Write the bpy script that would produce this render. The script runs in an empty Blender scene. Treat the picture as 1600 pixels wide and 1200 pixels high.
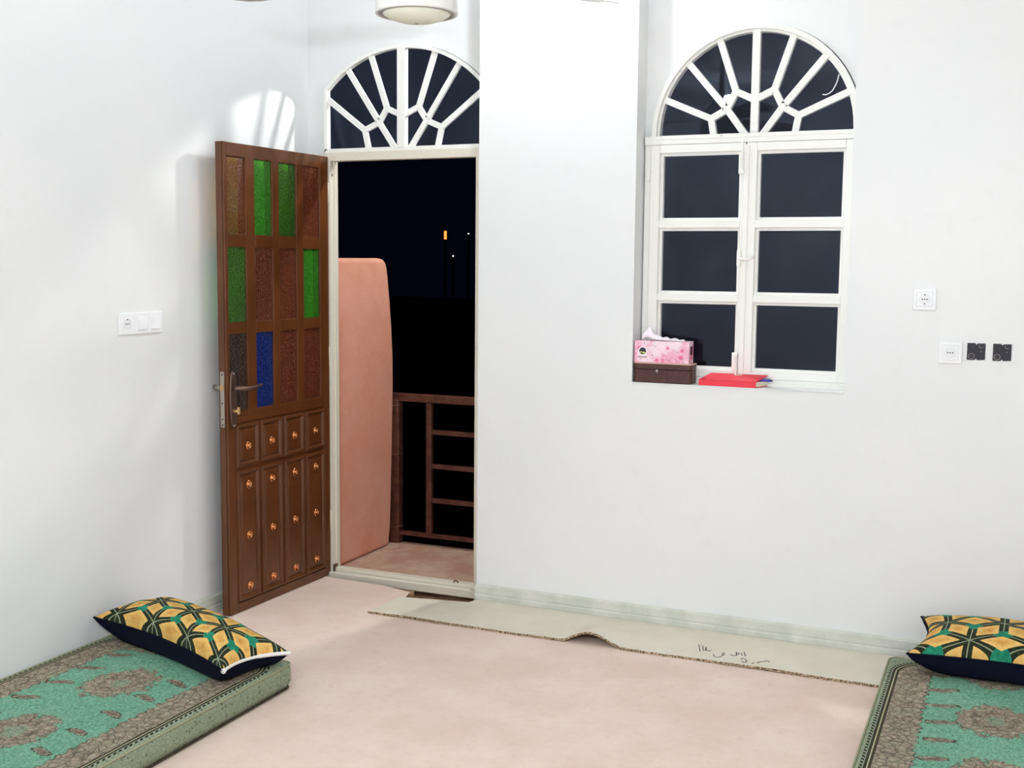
import bpy, bmesh, math, random
from mathutils import Vector, Matrix
random.seed(7)
sc = bpy.context.scene
COL = sc.collection
PI = math.pi

# ------------------------------------------------------------ camera, world, exposure
CAM_F, YAW, PITCH, ROLL = 1818.03, 0.4088, 0.1035, 0.0091
cam_d = bpy.data.cameras.new('camera'); cam = bpy.data.objects.new('camera', cam_d); COL.objects.link(cam)
cam_d.sensor_width = 36; cam_d.lens = 36 * CAM_F / 1600; cam_d.clip_start = .05; cam_d.clip_end = 400
fw = Vector((-math.sin(YAW) * math.cos(PITCH), math.cos(YAW) * math.cos(PITCH), -math.sin(PITCH)))
rt0 = Vector((math.cos(YAW), math.sin(YAW), 0)); up0 = rt0.cross(fw)
rt = rt0 * math.cos(ROLL) + up0 * math.sin(ROLL); up = up0 * math.cos(ROLL) - rt0 * math.sin(ROLL)
M = Matrix((rt, up, -fw)).transposed().to_4x4(); M.translation = Vector((3.0791, -4.6569, 1.5))
cam.matrix_world = M
sc.camera = cam
sc.view_settings.view_transform = 'Standard'; sc.view_settings.look = 'None'
sc.view_settings.gamma = 1; sc.view_settings.use_curve_mapping = False
sc.view_settings.exposure = 0.0
sc.cycles.use_denoising = True
sc.cycles.max_bounces = 12; sc.cycles.diffuse_bounces = 8; sc.cycles.glossy_bounces = 6
sc.cycles.transparent_max_bounces = 16
sc.cycles.caustics_reflective = True
sc.cycles.sample_clamp_indirect = 8
wld = bpy.data.worlds.new('night'); sc.world = wld; wld.use_nodes = True
bgn = wld.node_tree.nodes['Background']
bgn.inputs[0].default_value = (0.10, 0.14, 0.42, 1); bgn.inputs[1].default_value = 0.008
LAMP_A = (1.30, -0.48, 2.82); LAMP_B = (0.69, -5.45, 2.93); LAMP_D = (2.45, -4.35, 1.95)
LAMP_POWER_A, LAMP_POWER_B, LAMP_POWER_C, LAMP_POWER_D = 230.0, 250.0, 1500.0, 2250.0

# ------------------------------------------------------------ colour + node helpers
def lin(r, g=None, b=None):
    if g is None: g = b = r
    f = lambda c: ((c / 255 + .055) / 1.055) ** 2.4 if c > 10.3 else c / 255 / 12.92
    return (f(r), f(g), f(b), 1)
class X:
    """arithmetic on node sockets"""
    def __init__(s, nt, v): s.nt = nt; s.v = v
    def op(s, o, *a):
        n = s.nt.nodes.new('ShaderNodeMath'); n.operation = o
        for i, q in enumerate((s,) + a):
            q = q.v if isinstance(q, X) else q
            if isinstance(q, (int, float)): n.inputs[i].default_value = q
            else: s.nt.links.new(q, n.inputs[i])
        return X(s.nt, n.outputs[0])
    def __add__(s, o): return s.op('ADD', o)
    def __radd__(s, o): return s.op('ADD', o)
    def __sub__(s, o): return s.op('SUBTRACT', o)
    def __rsub__(s, o): return X(s.nt, o).op('SUBTRACT', s)
    def __mul__(s, o): return s.op('MULTIPLY', o)
    def __rmul__(s, o): return s.op('MULTIPLY', o)
    def __truediv__(s, o): return s.op('DIVIDE', o)
    def lt(s, o): return s.op('LESS_THAN', o)
    def gt(s, o): return s.op('GREATER_THAN', o)
    def mn(s, o): return s.op('MINIMUM', o)
    def mx(s, o): return s.op('MAXIMUM', o)
    def fr(s): return s.op('FRACT')
    def ab(s): return s.op('ABSOLUTE')
    def sq(s): return s.op('SQRT')
    def sin(s): return s.op('SINE')
    def ss(s, a, b):
        n = s.nt.nodes.new('ShaderNodeMapRange'); n.interpolation_type = 'SMOOTHSTEP'
        s.nt.links.new(s.v, n.inputs[0]); n.inputs[1].default_value = a; n.inputs[2].default_value = b
        return X(s.nt, n.outputs[0])
def coords(nt, kind='Object'):
    tc = nt.nodes.new('ShaderNodeTexCoord'); sp = nt.nodes.new('ShaderNodeSeparateXYZ')
    nt.links.new(tc.outputs[kind], sp.inputs[0])
    return tc.outputs[kind], X(nt, sp.outputs[0]), X(nt, sp.outputs[1]), X(nt, sp.outputs[2])
def noise(nt, vec, scale, detail=3, rough=.5, color=False):
    n = nt.nodes.new('ShaderNodeTexNoise'); nt.links.new(vec, n.inputs['Vector'])
    n.inputs['Scale'].default_value = scale; n.inputs['Detail'].default_value = detail; n.inputs['Roughness'].default_value = rough
    return X(nt, n.outputs['Fac'])
def voro(nt, vec, scale, feature='F1'):
    n = nt.nodes.new('ShaderNodeTexVoronoi'); n.feature = feature; nt.links.new(vec, n.inputs['Vector'])
    n.inputs['Scale'].default_value = scale
    return X(nt, n.outputs['Distance'])
def mixc(nt, fac, a, b):
    n = nt.nodes.new('ShaderNodeMix'); n.data_type = 'RGBA'
    fac = fac.v if isinstance(fac, X) else fac
    if isinstance(fac, (int, float)): n.inputs[0].default_value = fac
    else: nt.links.new(fac, n.inputs[0])
    for i, c in ((6, a), (7, b)):
        if isinstance(c, tuple): n.inputs[i].default_value = c
        else: nt.links.new(c, n.inputs[i])
    return n.outputs[2]
def bump(nt, bsdf, h, strength, dist):
    b = nt.nodes.new('ShaderNodeBump'); b.inputs['Strength'].default_value = strength; b.inputs['Distance'].default_value = dist
    nt.links.new(h.v if isinstance(h, X) else h, b.inputs['Height']); nt.links.new(b.outputs[0], bsdf.inputs['Normal'])
def mat(name, base, rough=.5, spec=.5, metal=0, fn=None, emit=None, estr=0):
    m = bpy.data.materials.new(name); m.use_nodes = True; nt = m.node_tree; b = nt.nodes['Principled BSDF']
    b.inputs['Base Color'].default_value = base; b.inputs['Roughness'].default_value = rough
    b.inputs['Specular IOR Level'].default_value = spec; b.inputs['Metallic'].default_value = metal
    if emit: b.inputs['Emission Color'].default_value = emit; b.inputs['Emission Strength'].default_value = estr
    if fn:
        c = fn(nt, b)
        if c is not None: nt.links.new(c, b.inputs['Base Color'])
    return m

# ------------------------------------------------------------ materials
def f_wall(nt, b):
    v, x, y, z = coords(nt)
    n1 = noise(nt, v, 1.1, 3); n2 = noise(nt, v, 14, 4)
    bump(nt, b, noise(nt, v, 30, 4) + noise(nt, v, 3, 2) * 2, .12, .004)
    c = mixc(nt, n1.ss(.35, .7), lin(228, 230, 231), lin(233, 234, 233))
    return mixc(nt, n2.ss(.55, .8) * .25, c, lin(222, 223, 221))
WALL = mat('painted_plaster', lin(232), .42, .5, fn=f_wall)
def f_chip(nt, b):
    v, x, y, z = coords(nt)
    n = noise(nt, v, 22, 5, .7)
    bump(nt, b, noise(nt, v, 45, 4), .25, .003)
    return mixc(nt, n.ss(.70, .74), lin(238, 238, 233), lin(120, 112, 98))
FRAMEP = mat('white_gloss_frame_paint', lin(238), .3, .5, fn=f_chip)
def f_cream(nt, b):
    v, x, y, z = coords(nt)
    n = noise(nt, v, 14, 5, .75)
    bump(nt, b, noise(nt, v, 45, 4), .25, .003)
    return mixc(nt, n.ss(.68, .73), lin(222, 216, 200), lin(104, 84, 62))
CREAMP = mat('worn_cream_metal_paint', lin(222, 216, 200), .35, .5, fn=f_cream)
def f_stone(nt, b):
    v, x, y, z = coords(nt)
    n = noise(nt, v, 7, 5, .6); n2 = noise(nt, v, 40, 4)
    c = mixc(nt, n.ss(.35, .65), lin(196, 200, 188), lin(213, 214, 204))
    return mixc(nt, n2.ss(.6, .8) * .4, c, lin(180, 184, 172))
STONE = mat('polished_grey_green_stone', lin(205), .3, .5, fn=f_stone)
CEIL = mat('white_ceiling', lin(235), .8, .2)
def f_screed(nt, b):
    v, x, y, z = coords(nt)
    n = noise(nt, v, 9, 5, .7)
    bump(nt, b, noise(nt, v, 60, 4), .5, .004)
    return mixc(nt, n.ss(.35, .65), lin(128, 98, 74), lin(178, 144, 112))
SCREED = mat('brown_screed', lin(150, 115, 85), .85, .2, fn=f_screed)
def f_carpet(nt, b):
    v, x, y, z = coords(nt)
    n1 = noise(nt, v, 3.2, 5, .6); n2 = noise(nt, v, 420, 2); n3 = noise(nt, v, 30, 4, .6)
    c = mixc(nt, n1.ss(.35, .68), lin(229, 206, 192), lin(238, 219, 206))
    c = mixc(nt, n3.ss(.5, .75) * .4, c, lin(218, 196, 176))
    c = mixc(nt, n2.ss(.45, .75) * .35, c, lin(188, 160, 148))
    bump(nt, b, n2 + n3 * .6, .5, .004)
    return c
CARPET = mat('pink_beige_pile_carpet', lin(230, 205, 193), .95, .1, fn=f_carpet)
def f_back(nt, b):
    v, x, y, z = coords(nt)
    n1 = noise(nt, v, 6, 4); n2 = noise(nt, v, 300, 2)
    bump(nt, b, n2, .15, .001)
    return mixc(nt, n1.ss(.35, .7), lin(216, 209, 191), lin(222, 216, 200))
BACKING = mat('cream_carpet_backing', lin(218, 211, 195), .6, .3, fn=f_back)
def f_edge(nt, b):
    v, x, y, z = coords(nt)
    n = noise(nt, v, 160, 3, .7)
    return mixc(nt, n.ss(.42, .6), lin(86, 70, 54), lin(205, 180, 152))
CUTEDGE = mat('frayed_carpet_edge', lin(130, 105, 80), .95, .1, fn=f_edge)
INK = mat('marker_ink', lin(70, 66, 76), .7, .2)
def f_leafp(nt, b):
    v, x, y, z = coords(nt)
    n = noise(nt, v, 5, 4); w = noise(nt, v, 60, 4, .7)
    bump(nt, b, noise(nt, v, 45, 3), .12, .003)
    c = mixc(nt, n.ss(.35, .7), lin(87, 47, 19), lin(99, 56, 27))
    return mixc(nt, w.ss(.72, .76), c, lin(190, 160, 140))
LEAFP = mat('brown_enamel', lin(110, 64, 36), .30, .5, fn=f_leafp)
COPPER = mat('copper_stud', lin(222, 150, 100), .25, .5, 1.0)
STEEL = mat('worn_steel', lin(176, 168, 158), .3, .5, .9)
DARKSTEEL = mat('brown_steel', lin(120, 95, 84), .32, .5, .8)
BRASS = mat('brass_key', lin(214, 176, 120), .3, .5, .9)
PLASTIC = mat('white_plastic', lin(240, 241, 243), .25, .5)
PLASTIC_IN = mat('white_plastic_well', lin(228, 229, 231), .35, .5)
HOLE = mat('dark_hole', lin(22, 22, 24), .8, .2)
def f_box(nt, b):
    v, x, y, z = coords(nt)
    n = noise(nt, v, 90, 4, .7)
    return mixc(nt, n.ss(.6, .68), lin(34, 33, 46), lin(120, 118, 128))
BLACKBOX = mat('black_back_box', lin(34, 33, 46), .5, .4, fn=f_box)
def f_pink(nt, b):
    v, x, y, z = coords(nt)
    n = noise(nt, v, 2.6, 5, .6); n2 = noise(nt, v, 90, 3, .7)
    bump(nt, b, noise(nt, v, 70, 4, .7) + noise(nt, v, 6, 3) * 1.5, .5, .006)
    c = mixc(nt, n.ss(.35, .65), lin(221, 152, 126), lin(227, 165, 143))
    return mixc(nt, n2.ss(.66, .72) * .5, c, lin(150, 96, 74))
PINKW = mat('salmon_render', lin(208, 140, 112), .85, .2, fn=f_pink)
def f_balc(nt, b):
    v, x, y, z = coords(nt)
    n = noise(nt, v, 5, 5, .7); n2 = noise(nt, v, 24, 5, .7)
    bump(nt, b, n2, .25, .004)
    c = mixc(nt, n.ss(.35, .65), lin(178, 138, 118), lin(196, 170, 148))
    return mixc(nt, n2.ss(.62, .7) * .5, c, lin(130, 92, 72))
BALC = mat('dusty_terrace_floor', lin(190, 160, 140), .7, .3, fn=f_balc)
def f_rail(nt, b):
    v, x, y, z = coords(nt)
    return mixc(nt, noise(nt, v, 20, 4).ss(.4, .65), lin(78, 42, 32), lin(98, 58, 44))
RAIL = mat('brown_rail_paint', lin(112, 66, 48), .5, .4, fn=f_rail)
SOIL = mat('dark_ground', lin(60, 52, 46), .95, .1)
LAMPG = mat('led_bulb_a', lin(255), .4, emit=(.90, .975, 1.04, 1), estr=LAMP_POWER_A)
LAMPG2 = mat('led_bulb_b', lin(255), .4, emit=(.90, .97, 1.03, 1), estr=LAMP_POWER_B)
LAMPG4 = mat('led_bulb_d', lin(255), .4, emit=(.89, .975, 1.045, 1), estr=LAMP_POWER_D)
LAMPG3 = mat('led_bulb_c', lin(255), .4, emit=(1, .99, .97, 1), estr=LAMP_POWER_C)
ORANGEL = mat('sodium_glow', lin(255, 140, 40), .5, emit=lin(255, 120, 50), estr=3)
WHITEL = mat('distant_glow', lin(255), .5, emit=lin(225, 235, 245), estr=3)
FANW = mat('fan_white', lin(226, 226, 220), .3, .5)
FANG = mat('fan_grey_ring', lin(150, 150, 144), .3, .5)
FANC = mat('fan_cap_cream', lin(228, 230, 214), .3, .5)
NAVY = mat('navy_velvet', lin(14, 17, 34), .9, .1)
PIPINGW = mat('white_piping', lin(235, 232, 226), .6, .3)
RED = mat('red_book_cloth', lin(232, 62, 78), .5, .3)
PAGE = mat('page_block', lin(235, 226, 205), .8, .2)
BLUEP = mat('blue_pen', lin(38, 60, 170), .35, .5)
BLACKP = mat('black_pen_tip', lin(20, 20, 40), .4, .5)
def f_wood(nt, b):
    v, x, y, z = coords(nt)
    return mixc(nt, noise(nt, v, 60, 4, .7).ss(.35, .7), lin(64, 36, 32), lin(84, 50, 44))
BOXWOOD = mat('dark_brown_casket', lin(74, 44, 38), .45, .4, fn=f_wood)
LIDTOP = mat('rosy_tan_lid', lin(214, 176, 162), .5, .3)
TISSUE = mat('tissue_paper', lin(248, 238, 244), .8, .2)
def f_tbox(nt, b):
    v, x, y, z = coords(nt)
    n = noise(nt, v, 18, 3); p = voro(nt, v, 34); k = noise(nt, v, 130, 4, .7); reg = noise(nt, v, 26, 2)
    c = mixc(nt, n.ss(.38, .62), lin(246, 222, 232), lin(236, 170, 196))
    c = mixc(nt, p.lt(.30) * n.gt(.5), c, lin(232, 120, 160))
    c = mixc(nt, k.ss(.60, .63) * reg.gt(.52), c, lin(120, 50, 84))
    return mixc(nt, k.lt(.36), c, lin(250, 240, 245))
TBOX = mat('pink_blossom_card', lin(240, 200, 215), .4, .4, fn=f_tbox)
WHITEINK = mat('white_ink', lin(246, 240, 240), .5); NAVYINK = mat('navy_ink', lin(30, 34, 52), .5)
OLIVEINK = mat('pale_olive_ink', lin(200, 196, 130), .5); MAROONINK = mat('maroon_ink', lin(96, 30, 56), .5)

def glass_mat(name, tint=(1, 1, 1, 1), gtint=(.8, .88, 1, 1), diffuse=.0, dcol=(1, 1, 1, 1), bumpy=0, dirt=0.0):
    m = bpy.data.materials.new(name); m.use_nodes = True; nt = m.node_tree; nt.nodes.clear(); L = nt.links
    out = nt.nodes.new('ShaderNodeOutputMaterial'); tr = nt.nodes.new('ShaderNodeBsdfTransparent'); gl = nt.nodes.new('ShaderNodeBsdfGlossy')
    fr = nt.nodes.new('ShaderNodeFresnel'); fr.inputs[0].default_value = 1.5
    tr.inputs[0].default_value = tint; gl.inputs[0].default_value = gtint; gl.inputs['Roughness'].default_value = .0 if not bumpy else .12
    base = tr.outputs[0]
    v, x, y, z = coords(nt)
    if bumpy:
        bp = nt.nodes.new('ShaderNodeBump'); bp.inputs['Strength'].default_value = .9; bp.inputs['Distance'].default_value = .004
        L.new(voro(nt, v, 150, 'SMOOTH_F1').v, bp.inputs['Height'])
        L.new(bp.outputs[0], gl.inputs['Normal'])
        n = noise(nt, v, 130, 3, .6)
        L.new(mixc(nt, n.ss(.38, .62), tint, tuple(c * .72 for c in tint[:3]) + (1,)), tr.inputs[0])
    if diffuse or dirt:
        df = nt.nodes.new('ShaderNodeBsdfDiffuse'); df.inputs[0].default_value = dcol
        if bumpy:
            n9 = noise(nt, v, 120, 3, .6)
            cc = mixc(nt, n9.ss(.4, .62), dcol, tuple(c * .35 for c in dcol[:3]) + (1,))
            L.new(mixc(nt, noise(nt, v, 85, 4, .75).ss(.66, .70) * .7, cc, tuple(min(1, c * 1.6 + .25) for c in dcol[:3]) + (1,)), df.inputs[0])  # pale flecks: glints of the textured glass painted into its diffuse colour
        mx = nt.nodes.new('ShaderNodeMixShader'); L.new(base, mx.inputs[1]); L.new(df.outputs[0], mx.inputs[2])
        if dirt:
            n1 = noise(nt, v, 4.5, 5, .65); n2 = noise(nt, v, 55, 4, .7)
            L.new((n1.ss(.45, .8) * dirt + n2.ss(.68, .8) * dirt * 1.5 + diffuse).v, mx.inputs[0])
        else: mx.inputs[0].default_value = diffuse
        base = mx.outputs[0]
    # a thin sheet: only the faces turned to the ray reflect, so light leaves through the far face unhindered
    ge = nt.nodes.new('ShaderNodeNewGeometry'); fac = X(nt, fr.outputs[0]) * (1 - X(nt, ge.outputs['Backfacing']))
    mx = nt.nodes.new('ShaderNodeMixShader'); L.new(fac.v, mx.inputs[0]); L.new(base, mx.inputs[1]); L.new(gl.outputs[0], mx.inputs[2])
    L.new(mx.outputs[0], out.inputs[0])
    return m
PANE = glass_mat('dusty_window_glass', gtint=(.60, .69, .96, 1), diffuse=.002, dcol=lin(190, 195, 210), dirt=.016)
PANE_D = glass_mat('fanlight_glass_over_door', gtint=(.46, .56, .85, 1), diffuse=.001, dcol=lin(170, 180, 210), dirt=.007)
def cglass(name, rgb, diff, dc): return glass_mat(name, lin(*rgb), (1, 1, 1, 1), diff, lin(*dc), True)
G_GREEN = cglass('green_glass', (178, 248, 138), .20, (104, 200, 74))
G_GREEN2 = cglass('olive_green_glass', (165, 232, 112), .25, (96, 150, 58))
G_AMBER = cglass('amber_glass', (255, 226, 120), .30, (136, 74, 28))
G_BROWN = cglass('red_brown_glass', (214, 150, 118), .5, (138, 76, 50))
G_SMOKE = cglass('smoke_glass', (190, 172, 160), .4, (92, 70, 56))
G_BLUE = cglass('blue_glass', (92, 128, 226), .35, (44, 70, 160))

def f_fabric(hx, y0, y1, off):
    def fn(nt, b):
        v, x, y, z = coords(nt)
        wob = noise(nt, v, 28, 3, .6)
        yc = (y0 + y1) / 2; hy = (y1 - y0) / 2 - .03; hx2 = hx - .03; r = .14
        qx = x.ab() - (hx2 - r); qy = (y - yc).ab() - (hy - r)
        mx0 = qx.mx(0); my0 = qy.mx(0)
        D = (mx0 * mx0 + my0 * my0).sq() + qx.mx(qy).mn(0) - r
        k2 = noise(nt, v, 95, 4, .75); k3 = noise(nt, v, 60, 4, .7)
        mot = noise(nt, v, 11, 4, .65)
        tan = mixc(nt, k3.ss(.35, .65), lin(134, 120, 104), lin(158, 147, 130))
        tan = mixc(nt, mot.ss(.45, .65) * .5, tan, lin(142, 146, 122))
        tan = mixc(nt, k2.ss(.55, .61) * .8, tan, lin(80, 66, 60))
        tan = mixc(nt, noise(nt, v, 120, 3, .7).lt(.36) * .8, tan, lin(190, 182, 158))
        ve = voro(nt, v, 34, 'DISTANCE_TO_EDGE')
        tan = mixc(nt, ve.lt(.055) * .65, tan, lin(84, 76, 64))
        tan = mixc(nt, voro(nt, v, 34).lt(.20) * .6, tan, lin(182, 170, 146))
        side = mixc(nt, noise(nt, v, 220, 2).ss(.3, .7), lin(118, 128, 106), lin(154, 163, 140))
        ring = (voro(nt, v, 62) - .22).ab().lt(.075)
        side = mixc(nt, ring * noise(nt, v, 45, 2).gt(.5) * .75, side, lin(62, 68, 54))
        teal = mixc(nt, noise(nt, v, 120, 4, .75).ss(.36, .64), lin(70, 124, 100), lin(126, 178, 152))
        teal = mixc(nt, mot.ss(.3, .7) * .4, teal, lin(126, 158, 136))
        # rows of medallions
        ry = (((y - off) / .443 + .5).fr() - .5) * .443
        a = x / .108; c2 = ry / .128
        med = (a * a + c2 * c2).sq() + (wob - .5) * .9 + (noise(nt, v, 75, 2) - .5) * .5
        # paisleys beside them
        py = (((y - off) / .1477).fr() - .5) * .1477; px = x.ab() - (hx - .212)
        tail = (px * 38).sin() * .010
        jx = (y * 37).sin() * .012 + (x * 3).sin() * .02
        px = px + jx
        e = ((px / .044) * (px / .044) + ((py + tail) / .017) * ((py + tail) / .017)).sq() + (noise(nt, v, 90, 3) - .5) * .9
        c = teal
        c = mixc(nt, e.lt(1.10) * noise(nt, v, 60, 2).gt(.44), c, lin(70, 68, 56)); c = mixc(nt, e.lt(.90), c, tan)
        c = mixc(nt, e.lt(.55) * .6, c, lin(96, 70, 60))
        c = mixc(nt, med.lt(1.05) * noise(nt, v, 50, 2).gt(.45), c, lin(84, 88, 70)); c = mixc(nt, med.lt(1.0), c, tan)
        c = mixc(nt, (med - .55).ab().lt(.05) * .55, c, lin(84, 76, 62)); c = mixc(nt, med.lt(.3) * .4, c, teal)
        sc_ = D + ((y * 150).sin() * (x * 110).sin()) * .006 + (wob - .5) * .03
        c = mixc(nt, sc_.gt(-.127) * noise(nt, v, 50, 2).gt(.46), c, lin(66, 64, 54)); c = mixc(nt, sc_.gt(-.123), c, tan)
        # inner leaf wreath in the border
        wv = ((D + .07 + (y * 60 + x * 60).sin() * .018).ab()).lt(.004)
        c = mixc(nt, wv * noise(nt, v, 40, 2).gt(.5) * .6, c, lin(80, 66, 56))
        c = mixc(nt, D.gt(-.020), c, lin(58, 54, 40)); c = mixc(nt, D.gt(-.012), c, lin(176, 172, 138)); c = mixc(nt, D.gt(-.008), c, lin(52, 50, 38))
        c = mixc(nt, D.gt(0), c, side)
        dash = ((x + y) / .022).fr().lt(.55)
        c = mixc(nt, D.gt(.003) * D.lt(.012) * dash, c, lin(40, 42, 32))
        c = mixc(nt, z.lt(.088), c, side)
        bump(nt, b, noise(nt, v, 200, 3) + wob * .4, .35, .003)
        return c
    return fn
def f_cushion(nt, b):
    uv = nt.nodes.new('ShaderNodeUVMap'); uv.uv_map = 'UVMap'
    sp = nt.nodes.new('ShaderNodeSeparateXYZ'); nt.links.new(uv.outputs[0], sp.inputs[0])
    U = X(nt, sp.outputs[0]); V = X(nt, sp.outputs[1])
    a = .215; fu_ = U / a - V / (a * math.sqrt(3)) + 10; fv_ = V / (a * math.sqrt(3) / 2) + 10
    fu = fu_.fr(); fv = fv_.fr()
    s = (fu + fv).lt(1)
    l1 = s * fu + (1 - s) * (1 - fu); l2 = s * fv + (1 - s) * (1 - fv); l0 = 1 - l1 - l2
    mxx = l0.mx(l1.mx(l2)); mnn = l0.mn(l1.mn(l2)); mid = 1 - mxx - mnn
    dd = mid - mnn
    vtx = mxx.gt(.97)
    v, x, y, z = coords(nt)
    n = noise(nt, v, 60, 4, .6)
    yel = mixc(nt, (dd.ss(.12, .5) * .6 + n.ss(.3, .8) * .5).mn(1), lin(232, 194, 116), lin(196, 138, 58))
    dark = mixc(nt, noise(nt, v, 90, 3).ss(.4, .7), lin(28, 36, 22), lin(48, 56, 34))
    teal = mixc(nt, n.ss(.3, .7), lin(20, 112, 84), lin(40, 140, 110))
    line = mixc(nt, mxx.lt(.50), dark, teal)
    line = mixc(nt, dd.lt(.018) * mxx.gt(.5), line, lin(150, 160, 130))
    c = mixc(nt, dd.lt(.155), yel, line)
    c = mixc(nt, mxx.gt(.955) * dd.gt(.02), c, dark)
    c = mixc(nt, mxx.lt(.385), c, teal)
    bump(nt, b, noise(nt, v, 220, 2), .25, .002)
    return c
CUSHF = mat('hexagon_cushion_print', lin(220, 180, 90), .8, .2, fn=f_cushion)

# ------------------------------------------------------------ mesh helpers
class MB:
    def __init__(s): s.bm = bmesh.new()
    def box(s, x0, x1, y0, y1, z0, z1):
        v = [s.bm.verts.new((x, y, z)) for x in (x0, x1) for y in (y0, y1) for z in (z0, z1)]
        for f in ((0, 1, 3, 2), (4, 6, 7, 5), (0, 4, 5, 1), (2, 3, 7, 6), (0, 2, 6, 4), (1, 5, 7, 3)):
            s.bm.faces.new([v[i] for i in f])
        return s
    def prism(s, poly, y0, y1, axes='xz', split=False):
        """extrude a closed 2D polygon between y0 and y1 along the third axis"""
        def P(p, t):
            if axes == 'xz': return (p[0], t, p[1])
            if axes == 'yz': return (t, p[0], p[1])
            return (p[0], p[1], t)
        a = [s.bm.verts.new(P(p, y0)) for p in poly]; b = [s.bm.verts.new(P(p, y1)) for p in poly]
        n = len(poly)
        s.bm.faces.new(a); s.bm.faces.new(b[::-1])
        for i in range(n): s.bm.faces.new((a[i], b[i], b[(i + 1) % n], a[(i + 1) % n]))
        return s
    def bar(s, p, q, w, y0, y1):
        """flat bar between 2D points p,q (xz plane), width w, depth y0..y1"""
        p = Vector(p); q = Vector(q); d = (q - p).normalized(); n = Vector((-d.y, d.x)) * w / 2
        return s.prism([p + n, q + n, q - n, p - n], y0, y1)
    def strip(s, outer, inner, y0, y1, closed=False):
        n = len(outer)
        for i in range(n if closed else n - 1):
            j = (i + 1) % n
            s.prism([outer[i], outer[j], inner[j], inner[i]], y0, y1)
        return s
    def tube(s, pts, r, seg=10, cap=True):
        pts = [Vector(p) for p in pts]; rings = []
        rr = r if isinstance(r, (list, tuple)) else [r] * len(pts)
        prev = None
        for i, p in enumerate(pts):
            t = (pts[min(i + 1, len(pts) - 1)] - pts[max(i - 1, 0)]).normalized()
            if prev is None:
                a = t.cross(Vector((0, 0, 1)))
                if a.length < .1: a = t.cross(Vector((1, 0, 0)))
            else: a = prev - t * prev.dot(t)
            a.normalize(); prev = a; b = t.cross(a)
            rings.append([s.bm.verts.new(p + (a * math.cos(2 * PI * k / seg) + b * math.sin(2 * PI * k / seg)) * rr[i]) for k in range(seg)])
        for i in range(len(rings) - 1):
            for k in range(seg):
                s.bm.faces.new((rings[i][k], rings[i][(k + 1) % seg], rings[i + 1][(k + 1) % seg], rings[i + 1][k]))
        if cap: s.bm.faces.new(rings[0][::-1]); s.bm.faces.new(rings[-1])
        return s
    def lathe(s, prof, c, axis='z', seg=40):
        """prof: list of (radius, height); axis z or x or y (height runs along it)"""
        def P(r, h, a):
            u, v = r * math.cos(a), r * math.sin(a)
            if axis == 'z': return (c[0] + u, c[1] + v, c[2] + h)
            if axis == 'x': return (c[0] + h, c[1] + u, c[2] + v)
            return (c[0] + u, c[1] + h, c[2] + v)
        rings = []
        for r, h in prof:
            rings.append([s.bm.verts.new(P(r, h, 0))] if r < 1e-6 else [s.bm.verts.new(P(r, h, 2 * PI * k / seg)) for k in range(seg)])
        for a, b in zip(rings, rings[1:]):
            for k in range(seg):
                k2 = (k + 1) % seg
                if len(a) == 1 and len(b) == 1: continue
                if len(a) == 1: s.bm.faces.new((a[0], b[k], b[k2]))
                elif len(b) == 1: s.bm.faces.new((a[k], b[0], a[k2]))
                else: s.bm.faces.new((a[k], b[k], b[k2], a[k2]))
        for e in (rings[0], rings[-1]):
            if len(e) > 1: s.bm.faces.new(e)
        return s
    def nest(s, x0, x1, z0, z1, prof):
        """nested rectangles: prof = list of (inset, y)"""
        rings = []
        for ins, y in prof:
            rings.append([s.bm.verts.new(p) for p in ((x0 + ins, y, z0 + ins), (x1 - ins, y, z0 + ins), (x1 - ins, y, z1 - ins), (x0 + ins, y, z1 - ins))])
        for a, b in zip(rings, rings[1:]):
            for k in range(4): s.bm.faces.new((a[k], a[(k + 1) % 4], b[(k + 1) % 4], b[k]))
        s.bm.faces.new(rings[-1])
        return s
    def build(s, name, m, parent=None, loc=None, local=False, smooth=False, bevel=0, kind=None, label=None, bseg=2):
        me = bpy.data.meshes.new(name)
        off = Vector((0, 0, 0))
        if not local:
            if parent is not None: off = parent['_o'] if False else Vector(parent.location)
            if parent is not None and parent.parent is not None: off = off + Vector(parent.parent.location)
        o = bpy.data.objects.new(name, me); COL.objects.link(o)
        if parent is not None: o.parent = parent
        elif loc is not None: o.location = loc; off = Vector(loc)
        if parent is None and loc is None and not local:
            xs = [v.co for v in s.bm.verts]
            c = Vector(((min(v.x for v in xs) + max(v.x for v in xs)) / 2, (min(v.y for v in xs) + max(v.y for v in xs)) / 2, min(v.z for v in xs)))
            off = c; o.location = c
        for v in s.bm.verts: v.co -= off
        bmesh.ops.recalc_face_normals(s.bm, faces=s.bm.faces)
        s.bm.to_mesh(me); s.bm.free()
        for mm in (m if isinstance(m, (list, tuple)) else [m]): me.materials.append(mm)
        if smooth:
            for p in me.polygons: p.use_smooth = True
        if bevel:
            b = o.modifiers.new('bevel', 'BEVEL'); b.width = bevel; b.segments = bseg; b.limit_method = 'ANGLE'; b.angle_limit = .6
        if kind: o['kind'] = kind
        if label: o['label'] = label
        return o
def empty(name, loc, rz=0):
    o = bpy.data.objects.new(name, None); COL.objects.link(o); o.location = loc; o.rotation_euler = (0, 0, rz); o.empty_display_size = .1
    return o
def tag(o, label, cat, group=None, kind=None):
    o['label'] = label; o['category'] = cat
    if group: o['group'] = group
    if kind: o['kind'] = kind
    return o
def dup(root, loc, label, group=None):
    r = root.copy(); COL.objects.link(r); r.location = loc; r['label'] = label
    if group: r['group'] = group
    for ch in root.children:
        c = ch.copy(); COL.objects.link(c); c.parent = r
        for g in ch.children:
            d = g.copy(); COL.objects.link(d); d.parent = c
    return r

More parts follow.
